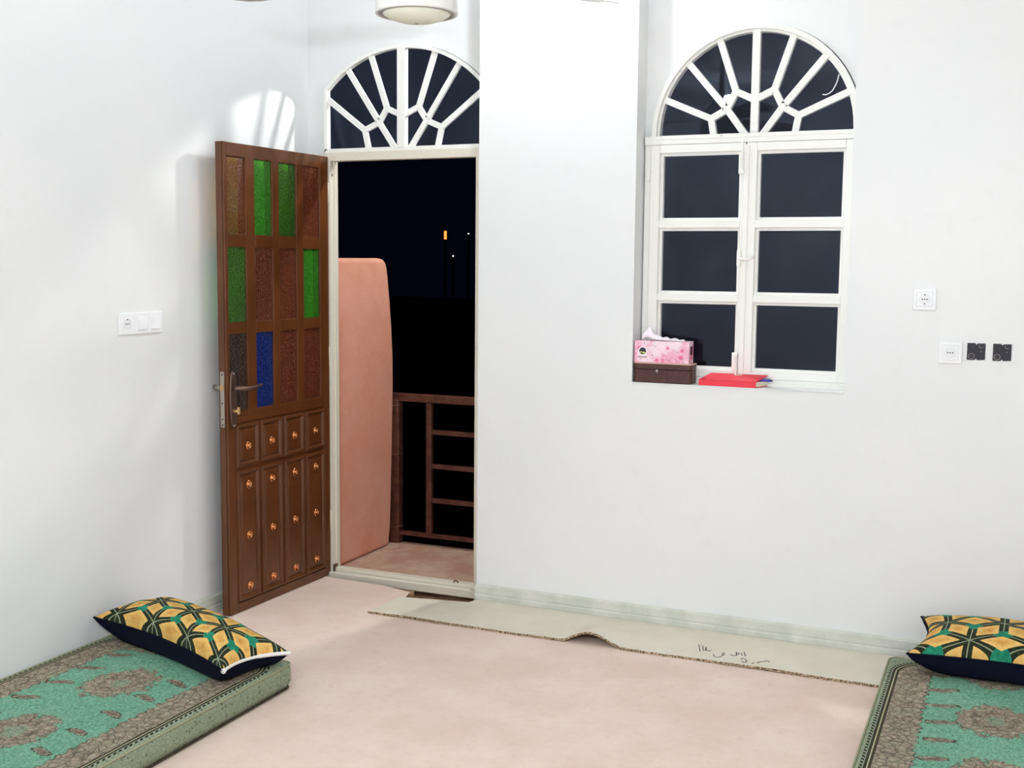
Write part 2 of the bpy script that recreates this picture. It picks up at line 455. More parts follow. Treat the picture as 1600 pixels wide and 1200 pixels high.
# ------------------------------------------------------------ room shell
YF = -.094; YB = .03; YO = .14; CZ = 3.10; RX = 5.3; RY = -6.4; XC0, XC1, XN = .94, 1.6393, 2.486; SILL = 1.0152
# door-fan arch and window arch outlines
DCX, DR, DCZ, DHW = .507, .543, 1.917, .40
def door_arc(grow, n=24):
    R = DR + grow; hw = DHW + grow
    a0 = math.acos(min(1, hw / R))
    return [(DCX + R * math.cos(PI - a0 - (PI - 2 * a0) * i / n), DCZ + R * math.sin(PI - a0 - (PI - 2 * a0) * i / n)) for i in range(n + 1)]
WCX, WCZ, WR = 2.085, 2.030, .385
def win_arc(grow, n=32, base=2.018):
    R = WR + grow
    return [(WCX + R * math.cos(PI - PI * i / n), WCZ + R * math.sin(PI - PI * i / n)) for i in range(n + 1)]
def hub(b, pts, r, y0, y1):
    for p in pts: b.prism([(p[0] + r * math.cos(PI * k / 6), p[1] + r * math.sin(PI * k / 6)) for k in range(12)], y0, y1)
def opening_wall(b, x0, x1, z0, z1, arc, ob, y0, y1):
    ox0, ox1 = arc[0][0], arc[-1][0]
    b.prism([(x0, z0), (ox0, z0), (ox0, z1), (x0, z1)], y0, y1)
    b.prism([(ox1, z0), (x1, z0), (x1, z1), (ox1, z1)], y0, y1)
    if ob > z0: b.prism([(ox0, z0), (ox1, z0), (ox1, ob), (ox0, ob)], y0, y1)
    for p, q in zip(arc, arc[1:]): b.prism([p, q, (q[0], z1), (p[0], z1)], y0, y1)
w = MB()
opening_wall(w, -.15, XC0 + .1, -.05, CZ, door_arc(.006), -.05, YB, .052)
opening_wall(w, -.15, XC0 + .1, -.05, CZ, door_arc(.080), -.05, .052, YO)
opening_wall(w, XC0 + .1, RX, -.05, CZ, win_arc(.03), 1.0, YB, .065)
opening_wall(w, XC0 + .1, RX, -.05, CZ, win_arc(.08), .97, .065, YO)
w.box(XC0, XC1, YF, YB, -.05, CZ); w.box(XC1, XN, YF, YB, -.05, SILL); w.box(XN, RX, YF, YB, -.05, CZ)
# raised plaster bands around both arches
w.strip(door_arc(.050), door_arc(.006), YB - .0035, YB + .002)
tag(w.build('wall_back', WALL, loc=(0, 0, 0)), 'white painted wall with the balcony door opening, a shallow column and the window niche', 'wall', kind='structure')
tag(MB().box(-.15, 0, RY, YO, -.05, CZ).build('wall_left', WALL), 'white painted wall behind the open brown door', 'wall', kind='structure')
tag(MB().box(RX, RX + .15, RY, YO, -.05, CZ).build('wall_right', WALL), 'white painted wall on the right of the room', 'wall', kind='structure')
tag(MB().box(-.15, RX + .15, RY - .15, RY, -.05, CZ).build('wall_rear', WALL), 'white painted wall opposite the window', 'wall', kind='structure')
tag(MB().box(-.15, RX + .15, RY - .15, YO, CZ, CZ + .15).build('ceiling', CEIL), 'plain white ceiling', 'ceiling', kind='structure')
fl = MB().box(-.15, RX + .15, RY - .15, YO, -.2, -.035)
fl.prism([(-.15, RY), (RX, RY), (RX, -.05), (1.05, -.05), (1.05, -.35), (.66, -.30), (.636, -.225), (.605, -.05), (-.15, -.05)], -.035, 0, 'xy')
tag(fl.build('floor', SCREED), 'bare brown screed floor showing in the gap by the door threshold', 'floor', kind='structure')

def skirt(b, p, q, inward):
    """stepped stone skirting from p to q (xy), profile depth toward inward"""
    prof = [(0, 0), (.017, 0), (.017, .040), (.013, .046), (.015, .052), (.013, .080), (.006, .0883), (0, .0883)]
    p = Vector(p); q = Vector(q); n = Vector(inward)
    A = [b.bm.verts.new((p.x + n.x * d, p.y + n.y * d, z)) for d, z in prof]; B = [b.bm.verts.new((q.x + n.x * d, q.y + n.y * d, z)) for d, z in prof]
    for i in range(len(prof)): j = (i + 1) % len(prof); b.bm.faces.new((A[i], A[j], B[j], B[i]))
    b.bm.faces.new(A); b.bm.faces.new(B[::-1])
b = MB(); skirt(b, (XC0, YF), (RX, YF), (0, -1))
tag(b.build('baseboard_back', STONE, loc=(0, 0, 0)), 'grey-green stone skirting along the wall under the window', 'baseboard', kind='structure')
b = MB(); skirt(b, (0, RY), (0, YB), (1, 0))
tag(b.build('baseboard_left', STONE, loc=(0, 0, 0)), 'grey stone skirting along the left wall behind mattress and door', 'baseboard', kind='structure')
b = MB(); b.box(XC1 - .0, XN, YF - .006, YB, SILL - .0, SILL + .004)
tag(b.build('trim_1', WALL, bevel=.0025), 'painted plaster sill of the window niche carrying the boxes and the book', 'window sill', kind='structure')

# ------------------------------------------------------------ door frame with threshold, fanlight
t = empty('trim_2', (DCX, 0, 0)); tag(t, 'worn cream metal door frame with raised threshold', 'door frame', kind='structure')
b = MB(); b.box(.106, .136, 0, .05, -.035, 2.0); b.box(.122, .142, .03, .06, .04, 1.965)
b.build('jamb', CREAMP, t, bevel=.002)
b = MB(); b.box(.880, .910, 0, .05, -.035, 2.0); b.build('jamb', CREAMP, t, bevel=.002)
b = MB(); b.box(.136, .880, 0, .05, 1.960, 2.000); b.build('lintel', CREAMP, t, bevel=.002)
b = MB(); b.box(.106, .936, -.018, .05, -.010, .026); b.box(.136, .880, .012, .052, .026, .044)
b.build('threshold', CREAMP, t, bevel=.003)
b = MB(); b.tube([(.775, .018, .040), (.775, .013, .050), (.781, .010, .055), (.789, .010, .055), (.795, .013, .050), (.795, .018, .040)], .003, 8)
b.build('floor_bolt_ring', DARKSTEEL, t, smooth=True)
b = MB(); b.box(.140, .146, .0, .03, .024, .060); b.build('chipped_stop', DARKSTEEL, t)

t = empty('window_2', (DCX, .02, 2.0)); tag(t, 'white arched fanlight with radiating bars above the open door', 'fanlight', kind='structure')
y0, y1 = .004, .034
def closed_door(g, zb): 
    a = door_arc(g); return [(a[0][0], zb)] + a + [(a[-1][0], zb)]
b = MB(); b.strip(closed_door(.004, 2.0), closed_door(-.012, 2.016), y0, y1); b.box(.106, .908, y0, y1, 2.0, 2.016)
b.build('outer_frame', FRAMEP, t)
b = MB(); b.box(.486, .528, y0 - .002, y1, 2.01, 2.456); b.build('mullion', FRAMEP, t, bevel=.003)
bar = MB(); W = .0245; q0, q1 = .015, .029
def mirror(p): return (2 * DCX - p[0], p[1])
N1, N2, N3 = (.311, 2.096), (.386, 2.128), (.426, 2.189)
segs = [((.104, 2.251), N1), (N1, (.331, 2.008)), ((.224, 2.368), N2), (N2, (.478, 1.995)), ((.345, 2.424), N3), (N3, N2), (N3, (.495, 2.158)), (N1, N2)]
for p, q in segs: bar.bar(p, q, W, q0, q1)
hub(bar, [N1, N2, N3], .0135, q0 - .001, q1); bar.build('glazing_bars', FRAMEP, t)
bar = MB()
for p, q in segs: bar.bar(mirror(p), mirror(q), W, q0, q1)
hub(bar, [mirror(p) for p in (N1, N2, N3)], .0135, q0 - .001, q1)
bar.build('glazing_bars', FRAMEP, t)
b = MB(); b.prism(closed_door(-.006, 2.008), .022, .026); b.build('fanlight_glass', PANE_D, t)

# ------------------------------------------------------------ casement window in the niche
t = empty('window_1', (WCX, .02, 1.03)); tag(t, 'tall white arched window with fanlight over two three-pane casements', 'window', kind='structure')
b = MB()
b.box(1.645, 1.670, .008, .06, 1.022, 2.02); b.box(2.478, 2.5, .008, .06, 1.022, 2.02); b.box(1.645, 2.5, .004, .06, 1.022, 1.046)
b.box(1.645, 2.5, -.002, .06, 1.984, 2.020); b.box(1.645, 2.5, -.008, .06, 1.018, 1.030)
b.build('outer_frame', FRAMEP, t, bevel=.003)
def sash(x0, x1, gx0, gx1, name):
    b = MB(); g = [(1.9393, 1.6899), (1.6371, 1.3928), (1.3409, 1.0873)]; e = .011; ya, yb = -.002, .045
    b.box(x0, gx0 - e, ya, yb, 1.046, 1.983); b.box(gx1 + e, x1, ya, yb, 1.046, 1.983)
    zz = [1.983] + [v for p in g for v in (p[0] + e, p[1] - e)] + [1.046]
    for i in range(0, 8, 2): b.box(gx0 - e, gx1 + e, ya, yb, zz[i + 1], zz[i])
    o = b.build(name, FRAMEP, t, bevel=.0025)
    for zt_, zb_ in g:
        q = MB(); R1 = [(gx0 - e, zb_ - e), (gx1 + e, zb_ - e), (gx1 + e, zt_ + e), (gx0 - e, zt_ + e)]; R2 = [(gx0, zb_), (gx1, zb_), (gx1, zt_), (gx0, zt_)]
        q.strip(R1, R2, .018, .040, True); q.build('glazing_bead', FRAMEP, o)
    q = MB()
    for zt_, zb_ in g: q.box(gx0 - .006, gx1 + .006, .028, .032, zb_ - .006, zt_ + .006)
    q.build('panes', PANE, o)
    return o
sash(1.672, 2.062, 1.7215, 2.0348, 'casement')
sash(2.066, 2.476, 2.1184, 2.4361, 'casement')
b = MB(); b.box(2.056, 2.078, -.010, .002, 1.05, 1.975); b.build('astragal', FRAMEP, t, bevel=.003)
def arc_ring(g, zb):
    a = win_arc(g); return [(a[0][0], zb)] + a + [(a[-1][0], zb)]
b = MB(); b.strip(arc_ring(.026, 2.018), arc_ring(.008, 2.018), .002, .06); b.strip(arc_ring(.010, 2.018), arc_ring(-.002, 2.018), .020, .055)
b.box(1.668, 2.5, -.004, .055, 2.005, 2.020)
b.build('arch_frame', FRAMEP, t)
b = MB(); W2 = .030
def mir(p): return (2 * 2.087 - p[0], p[1])
V1, V2, V3 = (1.914, 2.083), (1.977, 2.118), (2.011, 2.186)
sg = [((1.722, 2.166), V1), (V1, (1.926, 2.014)), ((1.812, 2.311), V2), (V2, (2.056, 2.010)), ((1.940, 2.395), V3), (V3, V2), (V3, (2.087, 2.150)), (V1, V2)]
b.box(2.073, 2.103, .012, .040, 2.012, 2.428)
for p, q in sg: b.bar(p, q, .026, .014, .040); b.bar(mir(p), mir(q), .026, .014, .040)
hub(b, [V1, V2, V3] + [mir(p) for p in (V1, V2, V3)], .0145, .0138, .040)
b.build('glazing_bars', FRAMEP, t)
b = MB(); b.prism(arc_ring(.002, 2.010), .028, .032); b.build('fanlight_glass', PANE, t)
b = MB(); b.box(2.038, 2.060, -.018, -.002, 1.860, 1.945); b.tube([(2.052, -.022, 1.875), (2.052, -.022, 1.99)], .0045, 8)
b.build('top_bolt', FRAMEP, t, bevel=.002)
b = MB(); b.box(2.032, 2.054, -.018, -.002, 1.075, 1.150); b.tube([(2.050, -.022, 1.04), (2.050, -.022, 1.14)], .0045, 8)
b.build('bottom_bolt', FRAMEP, t, bevel=.002)
b = MB(); b.box(2.040, 2.056, -.016, -.002, 1.495, 1.560); b.tube([(2.048, -.020, 1.527), (2.075, -.026, 1.523), (2.096, -.022, 1.526), (2.108, -.012, 1.540)], .0055, 8)
b.build('catch', FRAMEP, t, bevel=.002)
b = MB(); b.box(1.656, 1.672, -.012, .008, 1.838, 1.880); b.build('hinge', FRAMEP, t, bevel=.002)
b = MB(); b.tube([(2.407, .018, 2.231), (2.403, .017, 2.208), (2.395, .016, 2.188), (2.385, .016, 2.170), (2.372, .016, 2.160), (2.360, .017, 2.156), (2.348, .018, 2.158)], .0022, 6)
b.build('loose_wire', PLASTIC, t, smooth=True)

# ------------------------------------------------------------ open door leaf  (local: x = from hinge to free edge, y = outward thickness, -y = visible face)
H0 = Vector((.128, -.004)); F0 = Vector((.108, -.7497)); LW = .746; ang = math.atan2(F0.y - H0.y, F0.x - H0.x)
t = empty('door_1', (H0.x, H0.y, .012), ang); tag(t, 'open brown metal door with coloured glass strips and copper studs', 'door', kind='structure')
# visible face is local +y (points into the room), thickness runs to -y
TH = .043
gu = [(.069, .198), (.250, .378), (.425, .548), (.607, .728)]
gz = [(1.609, 1.924), (1.245, 1.555), (.874, 1.196)]
b = MB(); e = 0
us = [0, gu[0][0], gu[0][1], gu[1][0], gu[1][1], gu[2][0], gu[2][1], gu[3][0], gu[3][1], LW]
for i in range(0, 10, 2): b.box(us[i], us[i + 1], -TH, 0, .84, 1.968)
zs_ = [.0, .874 - .012, 1.196 - .012, 1.245 - .012, 1.555 - .012, 1.609 - .012, 1.924 - .012, 1.968]
for (u0, u1) in gu:
    for i in range(2, 8, 2): b.box(u0, u1, -TH, 0, zs_[i], zs_[i + 1])
    b.box(u0, u1, -TH, 0, .84, zs_[1])
b.box(0, LW, -TH, -.006, 0, .84); b.box(0, .044, -TH, 0, 0, .84); b.box(.698, LW, -TH, 0, 0, .84); b.box(.044, .698, -TH, 0, 0, .040)
b.box(.044, .698, -TH, 0, .812, .84)
b.box(LW, LW + .004, -TH + .006, -.010, 0, 1.968)
b.build('door_panel', LEAFP, t, local=True, bevel=.0025)
gm = [[G_BROWN, G_GREEN2, G_GREEN, G_AMBER], [G_GREEN, G_BROWN, G_BROWN, G_GREEN2], [G_BROWN, G_BROWN, G_BLUE, G_SMOKE]]
gl = {id(G_BROWN): 'red-brown textured glass', id(G_GREEN): 'bright green textured glass', id(G_GREEN2): 'olive green textured glass', id(G_AMBER): 'amber textured glass', id(G_BLUE): 'blue textured glass', id(G_SMOKE): 'smoky brown glass with a bare edge'}
for r, (z0, z1) in enumerate(gz):
    for c, (u0, u1) in enumerate(gu):
        g = MB(); g.box(u0 - .002, u1 + .002, -.012, -.008, z0 - .014, z1 - .010)
        m = gm[r][c]; g.build('glass_pane', m, t, local=True, label=gl[id(m)])
prof = [(0, -.006), (.004, .004), (.010, .0065), (.016, .004), (.021, -.003), (.030, .001), (.036, .002), (.050, .002)]
ucs = [.121, .286, .453, .618]
def stud(u, z, par):
    s_ = MB(); s_.lathe([(.0, .0115), (.004, .0110), (.0058, .0085), (.0062, .0035), (.0095, .0032), (.0125, .0075), (.0155, .0090), (.0180, .0065), (.0192, .0015)], (u, 0, z), 'y', 28)
    return s_.build('stud', COPPER, par, local=True, smooth=True)
for u in ucs:
    g = MB(); g.nest(u - .077, u + .077, .622, .806, prof); p = g.build('raised_panel', LEAFP, t, local=True)
    stud(u, .709, p)
    g = MB(); g.nest(u - .077, u + .077, .044, .608, prof); p = g.build('raised_panel', LEAFP, t, local=True)
    for z in (.542, .324, .103): stud(u, z, p)
# lock: face plate on the edge, escutcheon, lever, cylinder
g = MB(); g.box(LW + .003, LW + .006, -.032, -.012, .800, 1.032); o = g.build('lock_faceplate', STEEL, t, local=True, bevel=.001)
g = MB(); g.box(LW + .004, LW + .011, -.030, -.014, .955, .975); g.build('latch_bolt', BRASS, o, local=True, bevel=.001)
for z in (.81, .835, .90, 1.02):
    g = MB(); g.lathe([(0, .001), (.003, .0008), (.0035, 0)], (LW + .006, -.022, z), 'x', 12); g.build('screw', HOLE, o, local=True)
g = MB(); pts = []
for i in range(36):
    a = 2 * PI * i / 36; pts.append((LW - .030 + .022 * math.copysign(abs(math.cos(a)) ** .7, math.cos(a)), .914 + .120 * math.copysign(abs(math.sin(a)) ** .9, math.sin(a))))
g.prism(pts, 0, .010); o = g.build('escutcheon', DARKSTEEL, t, local=True, bevel=.003)
g = MB(); g.lathe([(0, .022), (.006, .022), (.008, .018), (.008, 0)], (LW - .030, .008, .867), 'y', 20); g.box(LW - .034, LW - .026, .028, .040, .855, .885); g.build('key_cylinder', BRASS, o, local=True, bevel=.001)
for z in (.805, 1.022):
    g = MB(); g.lathe([(0, .004), (.004, .003), (.005, 0)], (LW - .030, .010, z), 'y', 14); g.build('screw', STEEL, o, local=True, smooth=True)
g = MB(); hu = LW - .030
g.tube([(hu, .006, .962), (hu, .034, .962), (hu - .008, .046, .962), (hu - .03, .050, .960), (hu - .075, .050, .958), (hu - .115, .047, .962), (hu - .150, .040, .968)], [.011, .010, .0095, .0095, .009, .0075, .005], 14)
g.build('lever_handle', DARKSTEEL, t, local=True, smooth=True)
g = MB(); g.tube([(hu, -TH, .962), (hu, -TH - .028, .962), (hu + .006, -TH - .038, .962), (hu - .03, -TH - .040, .958), (hu - .09, -TH - .038, .958)], [.011, .011, .012, .0095, .008], 14)
g.build('lever_handle', STEEL, t, local=True, smooth=True, label='outer lever handle')
g = MB(); g.prism(pts, -TH - .008, -TH); g.build('escutcheon', STEEL, t, local=True, bevel=.002, label='outer escutcheon')
for z in (.22, 1.0, 1.76):
    g = MB(); g.tube([(-.002, -.004, z), (-.002, -.004, z + .09)], .006, 12); g.build('hinge', CREAMP, t, local=True, smooth=True)

# ------------------------------------------------------------ carpet, loose strip
g = MB()
g.prism([(.018, RY + .02), (RX - .02, RY + .02), (RX - .02, -.112), (3.0, -.112), (2.9, -.30), (.72, -.30), (.642, -.224), (.612, -.105), (.447, -.060), (.235, -.050), (.018, -.030)], .0005, .010, 'xy')
o = g.build('carpet', [CARPET, CUTEDGE])
for p in o.data.polygons:
    if abs(p.normal.z) < .5: p.material_index = 1
tag(o, 'pale pink-beige fitted carpet covering the room floor', 'carpet')
NX, NY = 120, 10
bm = bmesh.new(); top = []; bot = []
def front_y(x): return -.462 - .004 * math.sin((x - .6) * 3) - .0015 * math.sin(x * 21) - .0012 * math.sin(x * 83) + (.008 if 1.5 < x < 1.72 else 0)
def strip_z(x, v):
    h = 0
    if 1.49 < x < 1.73:
        s_ = (x - 1.49) / .24; s_ = s_ ** .9
        h = .040 * math.sin(PI * s_) ** 1.6 * (1 - v) ** 1.3
    return .0115 + h + .0015 * math.sin(x * 9) * (1 - v)
for i in range(NX + 1):
    x = .600 + (2.716 - .600) * i / NX; ra, rb = [], []
    for j in range(NY + 1):
        v = j / NY; yf = front_y(x)
        yb = -.113 if x > .945 else -.223 + .058 * (x - .62) / .32
        xx = x + (.030 * v if i == 0 else 0)
        y = yf + (yb - yf) * v; z = strip_z(x, v)
        ra.append(bm.verts.new((xx, y, z + .0093))); rb.append(bm.verts.new((xx, y, z)))
    top.append(ra); bot.append(rb)
fs = []
for i in range(NX):
    for j in range(NY):
        bm.faces.new((top[i][j], top[i + 1][j], top[i + 1][j + 1], top[i][j + 1])).material_index = 0
        bm.faces.new((bot[i][j], bot[i][j + 1], bot[i + 1][j + 1], bot[i + 1][j])).material_index = 1
    for j in (0, NY): bm.faces.new((top[i][j], bot[i][j], bot[i + 1][j], top[i + 1][j])).material_index = 1
for j in range(NY):
    for i in (0, NX): bm.faces.new((top[i][j], top[i][j + 1], bot[i][j + 1], bot[i][j])).material_index = 1
g = MB(); g.bm.free(); g.bm = bm
o = g.build('carpet_offcut', [BACKING, CUTEDGE]); sroot = o
tag(o, 'long cream carpet offcut lying backing side up along the skirting, with one raised ripple', 'carpet strip')
strokes = [[(1.999, -0.3), (2.011, -0.336), (2.022, -0.372)], [(2.016, -0.306), (2.027, -0.344), (2.035, -0.361), (2.039, -0.355), (2.031, -0.313)], [(2.031, -0.313), (2.043, -0.353), (2.053, -0.359), (2.06, -0.349)],
 [(2.078, -0.385), (2.088, -0.412), (2.1, -0.419), (2.11, -0.406), (2.116, -0.381), (2.117, -0.361), (2.11, -0.353), (2.107, -0.368), (2.115, -0.386)],
 [(2.139, -0.366), (2.148, -0.375), (2.16, -0.369), (2.167, -0.353), (2.166, -0.336), (2.159, -0.335), (2.157, -0.353)], [(2.151, -0.325), (2.157, -0.344), (2.162, -0.364)], [(2.171, -0.329), (2.177, -0.344), (2.183, -0.359)],
 [(2.181, -0.316), (2.188, -0.339), (2.196, -0.362)], [(2.186, -0.401), (2.19, -0.39), (2.202, -0.396), (2.211, -0.411), (2.211, -0.432), (2.204, -0.435), (2.194, -0.419)], [(2.239, -0.419), (2.238, -0.43), (2.235, -0.438)],
 [(2.251, -0.422), (2.258, -0.404), (2.269, -0.394)], [(2.272, -0.395), (2.279, -0.377), (2.293, -0.39)]]
g = MB()
for st in strokes:
    def zt_at(x, y): return strip_z(x, max(0, min(1, (y - front_y(x)) / (-.113 - front_y(x))))) + .0094
    g.tube([(x, y, zt_at(x, y)) for x, y in st], .0017, 6)
g.build('handwriting', INK, sroot, smooth=True)

# ------------------------------------------------------------ mattresses
def mattress(x0, x1, y0, y1, oy, h, off, label, name='mattress'):
    cx = (x0 + x1) / 2; hx = (x1 - x0) / 2
    ny = 44; nx = 18; R = .035
    prof = []   # (inset, z) going up the side and over
    for i in range(4): prof.append((.020 - .020 * i / 3, .0112 + .03 * i / 3))
    prof.append((0, .055)); prof.append((0, h - .028))
    for i in range(1, 6): a = i / 5 * PI / 2; prof.append((.022 * (1 - math.cos(a)), h - .022 + .022 * math.sin(a)))
    def ringpts(ins, z, n=10):
        pts = []; r = max(.005, R - ins); xa, xb, ya, yb = x0 + ins, x1 - ins, y0 + ins, y1 - ins
        for (ccx, ccy, a0) in ((xb - r, yb - r, 0), (xa + r, yb - r, PI / 2), (xa + r, ya + r, PI), (xb - r, ya + r, 1.5 * PI)):
            for k in range(n + 1): a = a0 + PI / 2 * k / n; pts.append(Vector((ccx + r * math.cos(a), ccy + r * math.sin(a), z)))
        out = []
        for k in range(len(pts)):      # subdivide long edges
            p, q = pts[k], pts[(k + 1) % len(pts)]; m_ = max(1, int((q - p).length / .08 + .999)) if False else (12 if (k % (n + 1)) == n else 1)
            for s_ in range(m_): out.append(p.lerp(q, s_ / m_))
        return out
    bm = bmesh.new(); rings = [[bm.verts.new(p) for p in ringpts(*pz)] for pz in prof]
    ins, z = prof[-1]; C0 = Vector((cx, (y0 + y1) / 2, z))
    for s_ in (.85, .6, .35, .15):
        base = ringpts(ins, z); rg = []
        for p in base:
            q = C0 + (p - C0) * s_; q.z = z + .004 * (1 - s_) + .0015 * math.sin(q.x * 23) * math.cos(q.y * 17); rg.append(bm.verts.new(q))
        rings.append(rg)
    for a, b_ in zip(rings, rings[1:]):
        for k in range(len(a)): bm.faces.new((a[k], a[(k + 1) % len(a)], b_[(k + 1) % len(a)], b_[k]))
    bm.faces.new(rings[-1]); bm.faces.new(rings[0][::-1])
    m = mat('patterned_mattress_cover', lin(110, 160, 130), .9, .15, fn=f_fabric(hx, y0 - oy, y1 - oy, off))
    root = empty(name, (cx, oy, .0105))
    g = MB(); g.bm.free(); g.bm = bm
    o = g.build('mattress_cover', m, root, smooth=True)
    pts = ringpts(.003, h - .006); pts.append(pts[0])
    g = MB(); g.tube(pts, .0035, 6, cap=False); g.build('piping', MPIPE, root, smooth=True)
    pts = ringpts(.010, .0165); pts.append(pts[0])
    g = MB(); g.tube(pts, .0035, 6, cap=False); g.build('piping', MPIPE2, root, smooth=True)
    tag(root, label, 'floor mattress', 'patterned floor mattresses')
    return root
MPIPE = mat('olive_piping', lin(150, 150, 120), .8, .2); MPIPE2 = mat('dark_piping', lin(70, 62, 48), .8, .2)
mattress(.022, .815, -3.35, -1.325, -2.195, .106, 0, 'green paisley-patterned floor mattress along the left wall, near the open door')
mattress(2.715, 3.44, -2.40, -.372, -1.329, .106, 0, 'green paisley-patterned floor mattress under the sockets, lying over the carpet strip')

# ------------------------------------------------------------ cushions
def cushion(Lc, Nc, Rc, Fc, t_up, t_dn, su, sv, name, label, pipe_edge=None, uvoff=(0, 0)):
    """Lc-Nc = near long side, Nc-Rc = right short side, Fc far corner"""
    c0, c1, c2, c3 = [Vector(p) for p in (Lc, Nc, Rc, Fc)]; n = 30
    ctr = (c0 + c1 + c2 + c3) / 4
    root = empty(name, (ctr.x, ctr.y, .115))
    def mid(u, v):
        pin = .045
        uu = u * 2 - 1; vv = v * 2 - 1
        p = c0.lerp(c1, u).lerp(c3.lerp(c2, u), v)
        cen = ctr
        # concave sides
        ex = (c1 - c0).normalized(); ey = (c3 - c0).normalized()
        p = p - ex * uu * pin * (1 - vv * vv) * abs(uu) * 1.0 - ey * vv * pin * (1 - uu * uu) * abs(vv)
        return p
    def hgt(u, v):
        uu = abs(u * 2 - 1); vv = abs(v * 2 - 1)
        f = max(0, (1 - uu ** 2.6)) * max(0, (1 - vv ** 2.6))
        return f ** .48
    def hlo(u, v): return min(1, hgt(u, v) * 1.25) ** .75
    for side in (1, -1):
        bm = bmesh.new(); uvl = bm.loops.layers.uv.new('UVMap'); G = []
        for i in range(n + 1):
            r = []
            for j in range(n + 1):
                # cluster samples toward edges
                u = .5 - .5 * math.cos(PI * i / n); v = .5 - .5 * math.cos(PI * j / n)
                p = mid(u, v); wr = .004 * math.sin(u * 19 + v * 5) * math.sin(v * 11 + 1) * (hgt(u, v))
                z = (hgt(u, v) * t_up if side > 0 else -hlo(u, v) * t_dn) + wr
                q = p + Vector((0, 0, z))
                if side < 0: q.z = max(q.z, .1165)
                r.append((bm.verts.new(q), u, v))
            G.append(r)
        for i in range(n):
            for j in range(n):
                quad = [G[i][j], G[i + 1][j], G[i + 1][j + 1], G[i][j + 1]]
                f = bm.faces.new([q[0] for q in quad])
                for lp, q in zip(f.loops, quad): lp[uvl].uv = (q[1] * su + uvoff[0], q[2] * sv + uvoff[1])
        g = MB(); g.bm.free(); g.bm = bm
        g.build('patterned_front' if side > 0 else 'navy_back', CUSHF if side > 0 else NAVY, root, smooth=True)
    g = MB()
    sides = [[mid(k / 20, 0) for k in range(21)], [mid(1, k / 20) for k in range(21)], [mid(k / 20, 1) for k in range(21)], [mid(0, k / 20) for k in range(21)]]
    for k, sd in enumerate(sides):
        if k == pipe_edge: continue
        g.tube(sd, .004, 6)
    g.build('dark_seam', NAVY, root, smooth=True)
    if pipe_edge is not None:
        g = MB(); g.tube([p + Vector((.003, 0, -.002)) for p in sides[pipe_edge]], [.0095] + [.0055] * 12 + [.007] * 8, 8); g.build('zip_tape', PIPINGW, root, smooth=True, label='white zip tape')
    tag(root, label, 'cushion', 'hexagon-print cushions')
    return root
cushion((.012, -1.435, .187), (.775, -1.675, .179), (.832, -1.382, .157), (.070, -1.120, .170), .090, .10, .80, .42, 'cushion',
        'yellow and green geometric cushion on the left mattress, white zip tape along one end', 1, (-.11, -.018))
cushion((2.790, -.575, .185), (3.560, -.600, .185), (3.560, -.190, .195), (2.806, -.160, .200), .078, .105, .78, .44, 'cushion',
        'yellow and green geometric cushion on the right mattress, cut by the picture edge', None, (-.19, -.06))

# ------------------------------------------------------------ sockets and switches
def plate_right(cx, cz, label, earth=True):
    root = empty('wall_socket', (cx, YF, cz)); s_ = .041
    g = MB(); g.nest(cx - s_, cx + s_, cz - s_, cz + s_, [(0, YF), (0, YF - .007), (.003, YF - .010), (.012, YF - .010), (.0125, YF - .0085), (.0145, YF - .0085)])
    g.build('cover_plate', PLASTIC, root, bevel=.0008)
    g = MB(); g.box(cx - .0265, cx + .0265, YF - .0115, YF - .004, cz - .0265, cz + .0265); g.build('insert', PLASTIC, root, bevel=.0015)
    g = MB(); g.lathe([(.0205, -.0118), (.0195, -.0122), (.0185, -.012), (.0183, -.0116), (0, -.0116)], (cx, YF, cz), 'y', 36); w_ = g.build('socket_well', PLASTIC_IN, root, smooth=False)
    hs = [(-.0085, 0), (0, 0), (.0085, 0)] + ([(0, .0165), (0, -.0165)] if earth else [])
    for dx, dz in hs:
        g = MB(); g.lathe([(.0024, -.0118), (.0022, -.0123), (0, -.0123)], (cx + dx, YF, cz + dz), 'y', 12); g.build('pin_hole', HOLE, w_)
    tag(root, label, 'socket'); return root
plate_right(2.763, 1.381, 'white square wall socket, upper one to the right of the window')
plate_right(2.860, 1.187, 'white square wall socket beside the two black back boxes', False)
for cx, lab in ((2.948, 'black recessed back box nearer the white socket'), (3.0355, 'black recessed back box farthest right on the wall')):
    root = empty('back_box', (cx, YF, 1.194)); s_ = .031; nf = .0045
    poly = [(-s_, -s_), (-nf, -s_), (0, -s_ + .006), (nf, -s_), (s_, -s_ + .002), (s_, s_), (nf, s_ - .001), (0, s_ - .006), (-nf, s_), (-s_, s_)]
    g = MB(); g.prism([(cx + p[0], 1.194 + p[1]) for p in poly], YF - .0025, YF + .001); g.build('box_body', BLACKBOX, root)
    g = MB(); g.tube([(cx - .016 + .010 * math.cos(2 * PI * k / 20), YF - .0035, 1.177 + .010 * math.sin(2 * PI * k / 20)) for k in range(21)], .0011, 6, False); g.build('knockout_ring', STEEL, root)
    g = MB(); g.tube([(cx + .008, YF - .003, 1.220), (cx + .010, YF - .008, 1.211), (cx + .018, YF - .010, 1.208), (cx + .024, YF - .004, 1.213)], .0012, 6); g.build('wire_end', STEEL, root, smooth=True)
    tag(root, lab, 'electrical box', 'open black back boxes')
